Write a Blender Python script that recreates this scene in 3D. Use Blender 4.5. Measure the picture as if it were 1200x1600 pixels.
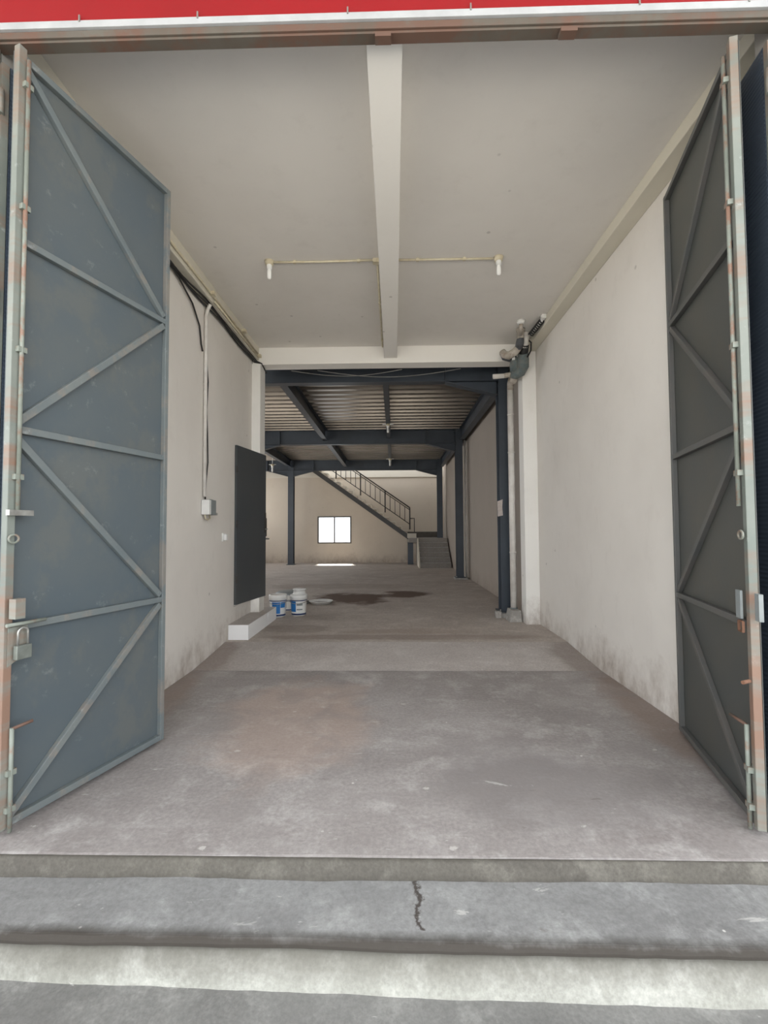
import bpy, math, random
from mathutils import Vector, Matrix
random.seed(7)
for o in list(bpy.data.objects):
    bpy.data.objects.remove(o)
scene = bpy.context.scene
col = scene.collection
PI = math.pi

# ------------------------------------------------------------------ camera
YAW, PITCH, ROLL, FPX = math.radians(1.2545), math.radians(2.2614), math.radians(0.3122), 720.0
cam_d = bpy.data.cameras.new('camera')
cam_d.sensor_fit = 'HORIZONTAL'
cam_d.sensor_width = 36.0
cam_d.lens = 36.0 * FPX / 1200.0
cam_d.clip_start = 0.05
cam_d.clip_end = 300
cam = bpy.data.objects.new('camera', cam_d)
col.objects.link(cam)
cy, sy = math.cos(YAW), math.sin(YAW)
R0 = Matrix(((cy, sy, 0), (0, 0, -1), (-sy, cy, 0)))
cp, sp = math.cos(PITCH), math.sin(PITCH)
RP = Matrix(((1, 0, 0), (0, cp, sp), (0, -sp, cp)))
cr, sr = math.cos(ROLL), math.sin(ROLL)
RR = Matrix(((cr, sr, 0), (-sr, cr, 0), (0, 0, 1)))
Rm = RR @ RP @ R0
right, down, fwd = Rm[0], Rm[1], Rm[2]
cam.matrix_world = Matrix(((right[0], -down[0], -fwd[0], 0), (right[1], -down[1], -fwd[1], 0),
                           (right[2], -down[2], -fwd[2], 1.6), (0, 0, 0, 1)))
scene.camera = cam

# ------------------------------------------------------------------ sky, sun, exposure
world = bpy.data.worlds.new('overcast_sky')
scene.world = world
world.use_nodes = True
bg = world.node_tree.nodes['Background']
bg.inputs['Color'].default_value = (0.93, 0.965, 1.0, 1)
bg.inputs['Strength'].default_value = 0.95
sun_d = bpy.data.lights.new('sun', 'SUN')
sun_d.energy = 11.0
sun_d.angle = math.radians(9)
sun_d.color = (1.0, 0.95, 0.86)
sun = bpy.data.objects.new('sun', sun_d)
col.objects.link(sun)
sun.location = (0, 40, 50)
sun.rotation_euler = Vector((0.10, -0.64, -0.80)).to_track_quat('-Z', 'Y').to_euler()
vs = scene.view_settings
vs.view_transform = 'Standard'
vs.look = 'None'
vs.exposure = 1.88
vs.gamma = 1.0
vs.use_curve_mapping = False

# ------------------------------------------------------------------ materials
def L(r, g, b):
    def f(c):
        c /= 255.0
        return c / 12.92 if c <= 0.04045 else ((c + 0.055) / 1.055) ** 2.4
    return (f(r), f(g), f(b), 1.0)

class NT:
    def __init__(self, name):
        self.m = bpy.data.materials.new(name)
        self.m.use_nodes = True
        self.t = self.m.node_tree
        self.b = self.t.nodes['Principled BSDF']
        self.tc = self.t.nodes.new('ShaderNodeTexCoord')
        self.obj = self.tc.outputs['Object']
    def n(self, typ, **kw):
        nd = self.t.nodes.new(typ)
        for k, v in kw.items():
            setattr(nd, k, v)
        return nd
    def link(self, a, b):
        self.t.links.new(a, b)
    def mapping(self, scale=(1, 1, 1), loc=(0, 0, 0), rot=(0, 0, 0)):
        mp = self.n('ShaderNodeMapping')
        mp.inputs['Scale'].default_value = scale
        mp.inputs['Location'].default_value = loc
        mp.inputs['Rotation'].default_value = rot
        self.link(self.obj, mp.inputs['Vector'])
        return mp.outputs[0]
    def noise(self, scale, detail=6, rough=0.6, vec=None, dist=0.0):
        nd = self.n('ShaderNodeTexNoise')
        nd.inputs['Scale'].default_value = scale
        nd.inputs['Detail'].default_value = detail
        nd.inputs['Roughness'].default_value = rough
        nd.inputs['Distortion'].default_value = dist
        self.link(vec if vec is not None else self.obj, nd.inputs['Vector'])
        return nd.outputs[0]
    def ramp(self, src, p0, p1, c0=(0, 0, 0, 1), c1=(1, 1, 1, 1)):
        r = self.n('ShaderNodeValToRGB')
        r.color_ramp.elements[0].position = p0
        r.color_ramp.elements[1].position = p1
        r.color_ramp.elements[0].color = c0
        r.color_ramp.elements[1].color = c1
        self.link(src, r.inputs[0])
        return r.outputs[0]
    def mix(self, fac, a, b, mode='MIX'):
        m = self.n('ShaderNodeMix', data_type='RGBA', blend_type=mode)
        for sock, v in ((m.inputs[0], fac), (m.inputs[6], a), (m.inputs[7], b)):
            if hasattr(v, 'links'):
                self.link(v, sock)
            else:
                sock.default_value = v
        return m.outputs[2]
    def math(self, op, a, b=None, c=None):
        m = self.n('ShaderNodeMath', operation=op)
        for i, v in enumerate((a, b, c)):
            if v is None:
                continue
            if hasattr(v, 'links'):
                self.link(v, m.inputs[i])
            else:
                m.inputs[i].default_value = v
        return m.outputs[0]
    def sep(self, vec=None):
        s = self.n('ShaderNodeSeparateXYZ')
        self.link(vec if vec is not None else self.obj, s.inputs[0])
        return s.outputs
    def bump(self, h, strength=0.2, dist=0.01):
        b = self.n('ShaderNodeBump')
        b.inputs['Strength'].default_value = strength
        b.inputs['Distance'].default_value = dist
        self.link(h, b.inputs['Height'])
        self.link(b.outputs[0], self.b.inputs['Normal'])
    def out(self, color, rough=0.8, metal=0.0, spec=None):
        if hasattr(color, 'links'):
            self.link(color, self.b.inputs['Base Color'])
        else:
            self.b.inputs['Base Color'].default_value = color
        if hasattr(rough, 'links'):
            self.link(rough, self.b.inputs['Roughness'])
        else:
            self.b.inputs['Roughness'].default_value = rough
        self.b.inputs['Metallic'].default_value = metal
        if spec is not None:
            self.b.inputs['Specular IOR Level'].default_value = spec
        return self.m

def ellipse_mask(t, cx, cyy, rx, ry, warp=0.35, wscale=1.6, soft=0.35, seed=0.0):
    """1 inside a noise-warped ellipse on the floor plane, 0 outside"""
    x, y, _ = t.sep()
    nz = t.noise(wscale, 3, 0.65, t.mapping(loc=(seed, seed * 1.7, 0)))
    dx = t.math('DIVIDE', t.math('SUBTRACT', x, cx), rx)
    dy = t.math('DIVIDE', t.math('SUBTRACT', y, cyy), ry)
    d = t.math('SQRT', t.math('ADD', t.math('MULTIPLY', dx, dx), t.math('MULTIPLY', dy, dy)))
    d = t.math('ADD', d, t.math('MULTIPLY', t.math('SUBTRACT', nz, 0.5), warp * 4))
    return t.ramp(d, 1.0 - soft, 1.0, (1, 1, 1, 1), (0, 0, 0, 1))

def concrete(name, c_dark, c_mid, c_light, scale=1.0, stains=(), specks=True, rough=0.82, crack=None, streak=None, grain=True, front_shade_grime=None, top_shade_grime=None, chips=0.0):
    t = NT(name)
    n1 = t.noise(0.7 * scale, 5, 0.62, dist=0.4)
    n2 = t.noise(3.2 * scale, 5, 0.7, t.mapping(loc=(3, 7, 1)), dist=0.3)
    n3 = t.noise(38 * scale, 2, 0.7)
    c = t.mix(t.ramp(n1, 0.36, 0.66), c_dark, c_mid)
    c = t.mix(t.ramp(n2, 0.50, 0.72), c, c_light)
    if streak is not None:                      # trowel sweeps
        ns = t.noise(2.2, 6, 0.6, t.mapping(scale=streak, rot=(0, 0, 0.12)), dist=0.6)
        c = t.mix(t.math('MULTIPLY', t.ramp(ns, 0.45, 0.75), 0.35), c, c_light)
        ns2 = t.noise(1.6, 6, 0.6, t.mapping(scale=streak, loc=(9, 2, 0), rot=(0, 0, -0.1)), dist=0.5)
        c = t.mix(t.math('MULTIPLY', t.ramp(ns2, 0.55, 0.80), 0.40), c, c_dark)
    if grain:
        c = t.mix(0.16, c, t.ramp(n3, 0.3, 0.75), 'OVERLAY')
    for (cx, cyy, rx, ry, colr, amt, warp, sd) in stains:
        m = ellipse_mask(t, cx, cyy, rx, ry, warp, seed=sd)
        c = t.mix(t.math('MULTIPLY', m, amt), c, colr)
    if specks:
        v = t.n('ShaderNodeTexVoronoi', feature='DISTANCE_TO_EDGE') if False else t.n('ShaderNodeTexVoronoi')
        v.inputs['Scale'].default_value = 5.0
        t.link(t.obj, v.inputs['Vector'])
        sp_ = t.ramp(v.outputs['Distance'], 0.035, 0.05, (1, 1, 1, 1), (0, 0, 0, 1))
        gate_ = t.ramp(t.noise(1.4, 2, 0.5, t.mapping(loc=(5, 5, 5))), 0.52, 0.58)
        c = t.mix(t.math('MULTIPLY', t.math('MULTIPLY', sp_, gate_), 0.7), c, L(225, 222, 216))
    if crack is not None:                       # one wandering hairline, in object space
        x0, y0, y1, w = crack
        x, y, _ = t.sep()
        wob = t.math('MULTIPLY', t.math('SUBTRACT', t.noise(9, 5, 0.7), 0.5), 0.16)
        d = t.math('ABSOLUTE', t.math('SUBTRACT', t.math('ADD', x, wob), x0))
        m = t.ramp(d, w * 0.4, w, (1, 1, 1, 1), (0, 0, 0, 1))
        rng = t.math('MULTIPLY', t.math('GREATER_THAN', y, y0), t.math('LESS_THAN', y, y1))
        c = t.mix(t.math('MULTIPLY', m, rng), c, L(72, 66, 62))
    if chips:                                   # scraped pale flecks, dark pits and scuffed patches
        nc = t.noise(7.5, 5, 0.72, t.mapping(scale=(0.55, 1.7, 1), loc=(2, 9, 0), rot=(0, 0, 0.2)), dist=0.5)
        c = t.mix(t.math('MULTIPLY', t.ramp(nc, 0.655, 0.69), chips), c, L(206, 203, 198))
        c = t.mix(t.math('MULTIPLY', t.ramp(nc, 0.27, 0.33, (1, 1, 1, 1), (0, 0, 0, 1)), chips), c, L(96, 88, 82))
        nq = t.noise(1.9, 6, 0.72, t.mapping(loc=(14, 3, 0)), dist=0.9)
        c = t.mix(t.math('MULTIPLY', t.ramp(nq, 0.50, 0.62), chips * 0.75), c, c_dark)
        vc = t.n('ShaderNodeTexVoronoi')
        vc.inputs['Scale'].default_value = 2.3
        t.link(t.mapping(scale=(1, 1.4, 1), loc=(0.3, 0.7, 0)), vc.inputs['Vector'])
        vd = t.math('ADD', vc.outputs['Distance'], t.math('MULTIPLY', t.math('SUBTRACT', t.noise(22, 3, 0.7), 0.5), 0.14))
        c = t.mix(t.math('MULTIPLY', t.ramp(vd, 0.035, 0.055, (1, 1, 1, 1), (0, 0, 0, 1)), 0.6), c, L(208, 204, 198))
    if front_shade_grime is not None:                 # nosing shadow painted in, with dark stain, along the worn front edge
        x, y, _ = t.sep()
        yy = t.math('ADD', t.math('SUBTRACT', t.math('ADD', y, t.math('MULTIPLY', x, 0.010)), front_shade_grime), t.math('MULTIPLY', t.math('SUBTRACT', n2, 0.5), 0.06))
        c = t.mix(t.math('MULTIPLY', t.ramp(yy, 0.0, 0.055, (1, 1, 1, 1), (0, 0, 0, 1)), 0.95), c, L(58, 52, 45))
    if top_shade_grime is not None:                   # shade of the groove painted in, with grime, on the kerb's top
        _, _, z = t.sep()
        zz = t.math('ADD', t.math('SUBTRACT', top_shade_grime, z), t.math('MULTIPLY', t.math('SUBTRACT', n2, 0.5), 0.09))
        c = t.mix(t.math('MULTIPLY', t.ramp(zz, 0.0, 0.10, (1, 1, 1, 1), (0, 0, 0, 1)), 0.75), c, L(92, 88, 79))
    h = t.math('ADD', t.math('MULTIPLY', n2, 0.6), t.math('MULTIPLY', n3, 0.25))
    t.bump(h, 0.35, 0.012)
    t.out(c, rough)
    return t.m

def plaster(name, base, dirt, rough=0.85, base_dirt=True, zfloor=0.0):
    t = NT(name)
    n1 = t.noise(0.8, 4, 0.6)
    n2 = t.noise(5, 4, 0.7, t.mapping(scale=(1, 1, 0.5)))
    n3 = t.noise(60, 1, 0.6)
    c = t.mix(t.math('MULTIPLY', t.ramp(n1, 0.42, 0.7), 0.16), base, dirt)
    c = t.mix(t.math('MULTIPLY', t.ramp(n2, 0.56, 0.78), 0.13), c, dirt)
    v = t.n('ShaderNodeTexVoronoi')
    v.inputs['Scale'].default_value = 2.2
    t.link(t.obj, v.inputs['Vector'])
    spot = t.ramp(v.outputs['Distance'], 0.03, 0.055, (1, 1, 1, 1), (0, 0, 0, 1))
    c = t.mix(t.math('MULTIPLY', spot, 0.35), c, L(120, 112, 104))
    if base_dirt:                               # splash-back grime of ragged outline along the foot
        _, _, z = t.sep()
        zz = t.math('ADD', t.math('SUBTRACT', z, zfloor), t.math('MULTIPLY', t.math('SUBTRACT', t.noise(2.3, 5, 0.75), 0.5), 0.9))
        m = t.ramp(zz, 0.0, 0.42, (1, 1, 1, 1), (0, 0, 0, 1))
        c = t.mix(t.math('MULTIPLY', t.math('MULTIPLY', m, t.ramp(n2, 0.3, 0.62)), 0.75), c, L(150, 134, 120))
    t.bump(t.math('ADD', t.math('MULTIPLY', n2, 0.5), t.math('MULTIPLY', n3, 0.2)), 0.18, 0.008)
    t.out(c, rough)
    return t.m

def paint_metal(name, base, alt, rough=0.45, rust=0.0, rust_col=None, scuff=0.0, metal=0.0, scale=1.0, seed=0.0):
    t = NT(name)
    n1 = t.noise(1.3 * scale, 6, 0.6, t.mapping(loc=(seed, 0, seed)))
    c = t.mix(t.ramp(n1, 0.35, 0.7), base, alt)
    if scuff:
        ns = t.noise(7 * scale, 9, 0.75, t.mapping(loc=(seed + 2, 1, 3)))
        c = t.mix(t.math('MULTIPLY', t.ramp(ns, 0.60, 0.74), scuff), c, L(186, 190, 186))
    if rust:
        nr = t.noise(1.7 * scale, 5, 0.7, t.mapping(loc=(seed, 4, 8), scale=(1, 1, 0.8) if seed != 6 else (0.25, 0.25, 1.0)))
        c = t.mix(t.math('MULTIPLY', t.ramp(nr, 0.54 - 0.1 * rust, 0.60), min(1.0, rust * 1.3)), c, rust_col or L(142, 88, 64))
    nf = t.noise(45, 3, 0.6)
    t.bump(nf, 0.08, 0.004)
    t.out(c, rough, metal)
    return t.m

def plain(name, c1, c2=None, rough=0.6, scale=6.0, metal=0.0):
    t = NT(name)
    c2 = c2 or tuple(min(1, v * 0.82) for v in c1[:3]) + (1,)
    c = t.mix(t.ramp(t.noise(scale, 5, 0.6), 0.35, 0.72), c1, c2)
    t.out(c, rough, metal)
    return t.m

M = {}
WET = L(84, 60, 44)
M['floor_front'] = concrete('floor_front_concrete', L(142, 135, 132), L(164, 158, 155), L(180, 175, 172), 1.0,
    stains=((-0.85, 4.0, 0.75, 1.1, L(190, 162, 144), 0.35, 0.30, 2.0), (0.75, 3.2, 0.55, 0.5, L(146, 140, 138), 0.45, 0.35, 5.0),
            (2.35, 3.9, 0.45, 1.6, L(138, 118, 106), 0.6, 0.25, 8.0), (-2.35, 4.1, 0.4, 1.5, L(146, 126, 114), 0.55, 0.25, 11.0), (1.0, 2.9, 0.9, 0.45, L(128, 122, 120), 0.5, 0.4, 21.0)), streak=(0.5, 1.6, 1), chips=0.55)
M['floor_ramp'] = concrete('floor_ramp_concrete', L(178, 170, 165), L(190, 183, 178), L(200, 194, 189), 1.1,
    stains=((2.35, 5.8, 0.45, 0.9, L(120, 104, 94), 0.5, 0.25, 3.0), (-2.3, 5.8, 0.35, 0.8, L(130, 112, 102), 0.5, 0.25, 6.0)), streak=(0.4, 2.0, 1), chips=0.2)
M['floor_rear'] = concrete('floor_rear_concrete', L(172, 161, 152), L(188, 178, 169), L(200, 191, 183), 0.8,
    stains=((-0.95, 10.4, 1.0, 1.0, WET, 0.92, 0.32, 4.0), (0.25, 11.0, 0.62, 0.62, WET, 0.9, 0.35, 9.0),
            (0.0, 6.62, 2.6, 0.20, L(138, 122, 112), 0.5, 0.16, 12.0), (-1.6, 7.2, 0.6, 0.35, L(142, 128, 118), 0.45, 0.35, 14.0),
            (0.2, 7.0, 1.2, 0.22, L(150, 130, 116), 0.4, 0.3, 15.0), (-1.5, 12.6, 2.2, 0.7, L(150, 134, 122), 0.45, 0.3, 17.0)), streak=(0.4, 2.2, 1))
M['step_top'] = concrete('step_concrete', L(124, 123, 122), L(146, 146, 145), L(166, 166, 164), 1.2, crack=(0.10, 2.0, 2.32, 0.018), front_shade_grime=1.945, streak=(0.6, 1.4, 1), chips=0.5)
M['apron'] = concrete('apron_concrete', L(112, 111, 108), L(130, 129, 126), L(148, 147, 143), 1.5, streak=(0.5, 1.4, 1), chips=0.45)
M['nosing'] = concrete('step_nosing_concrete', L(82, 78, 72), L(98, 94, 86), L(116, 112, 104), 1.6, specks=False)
M['street'] = concrete('street_concrete', L(150, 148, 144), L(166, 164, 160), L(180, 178, 174), 0.5, specks=False)
M['kerb'] = concrete('kerb_plaster', L(150, 149, 140), L(170, 169, 160), L(186, 185, 177), 1.4, streak=(0.4, 1.6, 1), top_shade_grime=-0.135, chips=0.35)
M['wall'] = plaster('wall_plaster', L(228, 223, 216), L(176, 168, 158))
M['wall_rear'] = plaster('wall_rear_plaster', L(206, 194, 178), L(172, 156, 140), zfloor=0.08)
M['wall_rear_grey'] = plaster('wall_rear_grey_render', L(178, 168, 157), L(148, 136, 124), zfloor=0.08)
M['ceiling'] = plaster('ceiling_paint', L(230, 226, 220), L(186, 180, 172), base_dirt=False)
M['beam_white'] = plaster('beam_white_paint', L(243, 240, 234), L(222, 216, 208), base_dirt=False)
M['column_white'] = plaster('column_white_paint', L(244, 242, 237), L(200, 192, 180), zfloor=0.08)
M['beam_side'] = plaster('beam_cream_paint', L(214, 209, 194), L(184, 176, 156), base_dirt=False)
M['facade'] = plaster('facade_plaster', L(146, 143, 138), L(118, 113, 106))
M['steel_navy'] = paint_metal('steel_navy_paint', L(66, 74, 84), L(54, 60, 68), 0.42)
_t = NT('galvanised_deck')
M['deck'] = _t.out(_t.mix(_t.ramp(_t.noise(0.9, 3, 0.5), 0.35, 0.7), L(140, 132, 124), L(122, 115, 107)), 0.30, 0.85)
M['gate_sheet'] = paint_metal('gate_slate_paint', L(80, 90, 96), L(90, 96, 97), 0.42, rust=0.12, rust_col=L(122, 116, 100), scuff=0.28, scale=1.0)
M['gate_frame'] = paint_metal('gate_frame_paint', L(98, 107, 110), L(116, 121, 119), 0.45, rust=0.25, rust_col=L(150, 130, 112), scuff=0.5, scale=2.0, seed=3)
M['gate_stile'] = paint_metal('gate_stile_worn_paint', L(112, 120, 114), L(138, 141, 133), 0.5, rust=0.55, rust_col=L(140, 98, 76), scuff=0.6, scale=1.2, seed=6)
M['gate_out'] = paint_metal('gate_navy_outer_paint', L(70, 80, 92), L(62, 70, 82), 0.4)
M['rod'] = paint_metal('bolt_rod_paint', L(142, 148, 139), L(120, 126, 117), 0.5, rust=0.5, scale=4, seed=9)
M['rust'] = paint_metal('rusty_frame_paint', L(96, 92, 84), L(84, 72, 62), 0.7, rust=0.7, rust_col=L(100, 74, 62), scale=1.6, seed=12)
M['rust_orange'] = plain('orange_rust', L(128, 92, 72), L(104, 76, 60), 0.8, 12)
M['gate_sheet_shaded'] = paint_metal('gate_paint_shaded', L(72, 75, 74), L(80, 80, 74), 0.42, rust=0.12, rust_col=L(92, 84, 72), scale=1.0, seed=5)  # right gate: slate paint darkened to hold the shade on its inward face
M['gate_frame_shaded'] = paint_metal('gate_frame_paint_shaded', L(84, 86, 85), L(96, 92, 88), 0.45, scale=2.0, seed=3)  # frame paint with the same shade worked into its colour
M['red'] = paint_metal('red_sign_paint', L(142, 17, 24), L(134, 16, 22), 0.45)
M['white_trim'] = plain('white_trim_paint', L(176, 178, 180), L(160, 162, 164), 0.5)
M['steel'] = plain('bare_steel', L(176, 176, 172), L(140, 138, 132), 0.35, 14, 0.6)
M['brass'] = plain('padlock_grey_metal', L(136, 142, 136), L(116, 120, 114), 0.4, 14, 0.5)
M['pvc'] = plain('white_pvc', L(230, 226, 220), L(206, 200, 192), 0.45)
M['conduit'] = plain('cream_conduit_plastic', L(220, 212, 190), L(196, 184, 154), 0.5, 9)
M['white_plastic'] = plain('white_plastic', L(240, 240, 238), L(224, 224, 220), 0.35)
M['grey_plastic'] = plain('grey_plastic', L(142, 148, 148), L(120, 126, 126), 0.45)
M['bulb'] = plain('bulb_milk_glass', L(246, 246, 244), L(236, 236, 232), 0.2)
M['cable'] = plain('black_cable', L(34, 33, 33), L(48, 46, 44), 0.55)
M['grey_wire'] = plain('grey_wire', L(150, 148, 144), L(126, 122, 118), 0.6)
M['door_slate'] = paint_metal('door_charcoal_paint', L(66, 71, 75), L(74, 77, 78), 0.38, scale=0.8)
M['step_white'] = plaster('step_white_paint', L(246, 246, 246), L(232, 230, 227), base_dirt=False)
M['wrap'] = paint_metal('teal_grey_pipe_wrap', L(86, 100, 102), L(118, 122, 118), 0.6, rust=0.2, rust_col=L(120, 100, 84), scale=8)
M['dark_wrap'] = paint_metal('dark_grey_pipe_wrap', L(86, 88, 92), L(70, 70, 72), 0.6, scale=9)
M['old_pipe'] = paint_metal('weathered_pipe', L(196, 190, 180), L(160, 148, 134), 0.6, rust=0.3, rust_col=L(120, 92, 70), scale=8, seed=2)
M['black'] = plain('black_rubber', L(28, 28, 28), L(40, 40, 40), 0.6)
M['pail_blue'] = plain('pail_blue_print', L(36, 120, 190), L(30, 100, 168), 0.35, 12)
M['pail_navy'] = plain('pail_navy_band', L(30, 48, 92), L(36, 60, 110), 0.35, 12)
M['stair_concrete'] = concrete('stair_concrete', L(140, 134, 128), L(150, 144, 138), L(158, 152, 146), 1.0, specks=False)
M['stair_light'] = plaster('stair_light_tread', L(214, 206, 192), L(184, 174, 158), base_dirt=False)
M['rail_dark'] = paint_metal('rail_dark_paint', L(58, 56, 54), L(72, 68, 64), 0.45)
M['skirting'] = plain('dark_skirting', L(86, 80, 72), L(72, 66, 60), 0.7)
M['pad'] = concrete('pad_concrete', L(150, 146, 140), L(176, 172, 166), L(196, 192, 186), 4, specks=False)
M['paper'] = plain('notice_paper', L(206, 196, 190), L(184, 172, 166), 0.8, 20)
M['aluminium'] = plain('dark_window_frame', L(96, 88, 80), L(80, 74, 68), 0.45)
M['roof'] = plain('roof_sheet', L(150, 150, 150), L(130, 130, 130), 0.7)
_t = NT('window_pane_glass')
_g = _t.n('ShaderNodeBsdfTransparent')
_g.inputs[0].default_value = (0.93, 0.95, 0.96, 1)
_x = _t.n('ShaderNodeMixShader')
_x.inputs[0].default_value = 0.88
_t.out(L(235, 238, 240), 0.08)
_t.link(_t.b.outputs[0], _x.inputs[1])
_t.link(_g.outputs[0], _x.inputs[2])
_t.link(_x.outputs[0], _t.t.nodes['Material Output'].inputs['Surface'])
M['glass'] = _t.m

# ------------------------------------------------------------------ mesh builder (world coordinates in, one object out)
WLOC = {}
class MB:
    def __init__(self):
        self.v, self.f, self.s = [], [], []
    def add(self, vs, fs, smooth=False):
        k = len(self.v)
        self.v += [tuple(p) for p in vs]
        for f in fs:
            self.f.append(tuple(i + k for i in f))
            self.s.append(smooth)
        return self
    def box(self, x0, x1, y0, y1, z0, z1):
        vs = [(x, y, z) for z in (z0, z1) for y in (y0, y1) for x in (x0, x1)]
        return self.add(vs, [(0, 2, 3, 1), (4, 5, 7, 6), (0, 1, 5, 4), (2, 6, 7, 3), (0, 4, 6, 2), (1, 3, 7, 5)])
    def bar(self, a, b, w, h, up=(0, 0, 1)):
        """rectangular bar from a to b, width w across (dir x up), height h along up"""
        a, b, up = Vector(a), Vector(b), Vector(up)
        d = (b - a).normalized()
        s = d.cross(up).normalized()
        u = s.cross(d).normalized()
        vs = []
        for p in (a, b):
            for i, j in ((-1, -1), (1, -1), (1, 1), (-1, 1)):
                vs.append(p + s * (w / 2 * i) + u * (h / 2 * j))
        return self.add(vs, [(3, 2, 1, 0), (4, 5, 6, 7), (0, 1, 5, 4), (1, 2, 6, 5), (2, 3, 7, 6), (3, 0, 4, 7)])
    def tube(self, pts, r, n=10, caps=True):
        pts = [Vector(p) for p in pts]
        rs = r if isinstance(r, (list, tuple)) else [r] * len(pts)
        vs, fs = [], []
        prev = None
        for i, p in enumerate(pts):
            if i == 0: d = pts[1] - pts[0]
            elif i == len(pts) - 1: d = pts[-1] - pts[-2]
            else: d = (pts[i + 1] - p).normalized() + (p - pts[i - 1]).normalized()
            d.normalize()
            if prev is None:
                ref = Vector((0, 0, 1)) if abs(d.z) < 0.9 else Vector((1, 0, 0))
                s = d.cross(ref).normalized()
            else:
                s = (prev - d * prev.dot(d)).normalized()
            prev = s
            u = d.cross(s)
            for k in range(n):
                a = 2 * PI * k / n
                vs.append(p + (s * math.cos(a) + u * math.sin(a)) * rs[i])
        for i in range(len(pts) - 1):
            for k in range(n):
                a, b = i * n + k, i * n + (k + 1) % n
                fs.append((a, b, b + n, a + n))
        self.add(vs, fs, True)
        if caps:
            m = (len(pts) - 1) * n
            self.add(vs[:n], [tuple(range(n - 1, -1, -1))])
            self.add(vs[m:m + n], [tuple(range(n))])
        return self
    def lathe(self, c, prof, n=28, axis='z'):
        """prof: (radius, height) pairs"""
        vs, fs = [], []
        for r, h in prof:
            for k in range(n):
                a = 2 * PI * k / n
                if axis == 'z': vs.append((c[0] + r * math.cos(a), c[1] + r * math.sin(a), c[2] + h))
                elif axis == 'y': vs.append((c[0] + r * math.cos(a), c[1] + h, c[2] + r * math.sin(a)))
                else: vs.append((c[0] + h, c[1] + r * math.cos(a), c[2] + r * math.sin(a)))
        for i in range(len(prof) - 1):
            for k in range(n):
                a, b = i * n + k, i * n + (k + 1) % n
                fs.append((a, b, b + n, a + n))
        self.add(vs, fs, True)
        return self
    def prism(self, poly, axis, a0, a1):
        """polygon in the two other axes, extruded along axis"""
        def P(u, v, w):
            return {'x': (w, u, v), 'y': (u, w, v), 'z': (u, v, w)}[axis]
        n = len(poly)
        vs = [P(u, v, a0) for u, v in poly] + [P(u, v, a1) for u, v in poly]
        fs = [tuple(range(n - 1, -1, -1)), tuple(range(n, 2 * n))]
        for i in range(n):
            j = (i + 1) % n
            fs.append((i, j, j + n, i + n))
        return self.add(vs, fs)
    def build(self, name, mat, parent=None, origin=None, bevel=0.0, kind=None):
        me = bpy.data.meshes.new(name)
        if parent is not None:
            o0 = WLOC[parent.name]
        if origin is None:
            xs, ys, zs = zip(*self.v)
            origin = ((min(xs) + max(xs)) / 2, (min(ys) + max(ys)) / 2, min(zs))
        me.from_pydata([(x - origin[0], y - origin[1], z - origin[2]) for x, y, z in self.v], [], self.f)
        me.polygons.foreach_set('use_smooth', self.s)
        import bmesh
        bm = bmesh.new(); bm.from_mesh(me)
        bmesh.ops.remove_doubles(bm, verts=bm.verts, dist=1e-6)
        bmesh.ops.recalc_face_normals(bm, faces=bm.faces)
        bm.to_mesh(me); bm.free()
        me.materials.append(M[mat] if isinstance(mat, str) else mat)
        o = bpy.data.objects.new(name, me)
        col.objects.link(o)
        WLOC[o.name] = origin
        if parent is not None:
            o.parent = parent
            o.location = (origin[0] - o0[0], origin[1] - o0[1], origin[2] - o0[2])
        else:
            o.location = origin
        if bevel:
            b = o.modifiers.new('bevel', 'BEVEL')
            b.width = bevel; b.segments = 2; b.limit_method = 'ANGLE'
        if kind:
            o['kind'] = kind
        return o

def thing(name, loc, label, cat, group=None):
    o = bpy.data.objects.new(name, None)
    o.empty_display_size = 0.1
    col.objects.link(o)
    o.location = loc
    WLOC[o.name] = tuple(loc)
    o['label'] = label; o['category'] = cat
    if group: o['group'] = group
    return o
def tag(o, label, cat, group=None):
    o['label'] = label; o['category'] = cat
    if group: o['group'] = group
    return o
def struct(mb, name, mat, label=None, bevel=0.0):
    o = mb.build(name, mat, origin=(0, 0, 0), bevel=bevel, kind='structure')
    if label: o['label'] = label
    return o
def lerp(a, b, t):
    return tuple(x + (y - x) * t for x, y in zip(a, b))

# ------------------------------------------------------------------ dimensions (metres)
XL, XR = -2.33, 2.33          # faces of the hall's side walls
XW = -7.4                     # far side of the neighbouring bay
YF, YB = 2.62, 21.7           # facade plane, back wall
ZR = 0.08                     # rear floor level
ZC = 4.63                     # hall ceiling
ZD = 4.75                     # underside of the steel deck
ZT = 6.9                      # roof

# ------------------------------------------------------------------ floors and steps
def rough_slab(x0, x1, yfront, yback, ztop, zbot, amp=0.01, n=90, z_of=None, skew=0.0, lip=0.012, seed=1):
    """slab whose front edge is hand-finished: wavy and rounded off"""
    rnd = random.Random(seed)
    mb = MB()
    vs, fs = [], []
    offs, w = [], 0
    for i in range(n + 1):
        w = w * 0.8 + rnd.uniform(-1, 1) * amp * 0.5
        offs.append(w)
    for i in range(n + 1):
        x = x0 + (x1 - x0) * i / n
        yf = yfront + skew * (x / 2.0) + offs[i]
        dz = offs[i] * 0.35
        vs += [(x, yf, zbot), (x, yf, ztop - lip * 1.4 + dz), (x, yf + lip * 0.5, ztop - lip * 0.3 + dz), (x, yf + lip * 1.6, ztop), (x, yback, ztop), (x, yback, zbot)]
    for i in range(n):
        for k in range(5):
            a, b = i * 6 + k, (i + 1) * 6 + k
            fs.append((a, b, b + 1, a + 1))
    mb.add(vs, fs)
    mb.add(vs[:6], [(0, 1, 2, 3, 4, 5)])
    mb.add(vs[-6:], [(5, 4, 3, 2, 1, 0)])
    return mb

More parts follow.
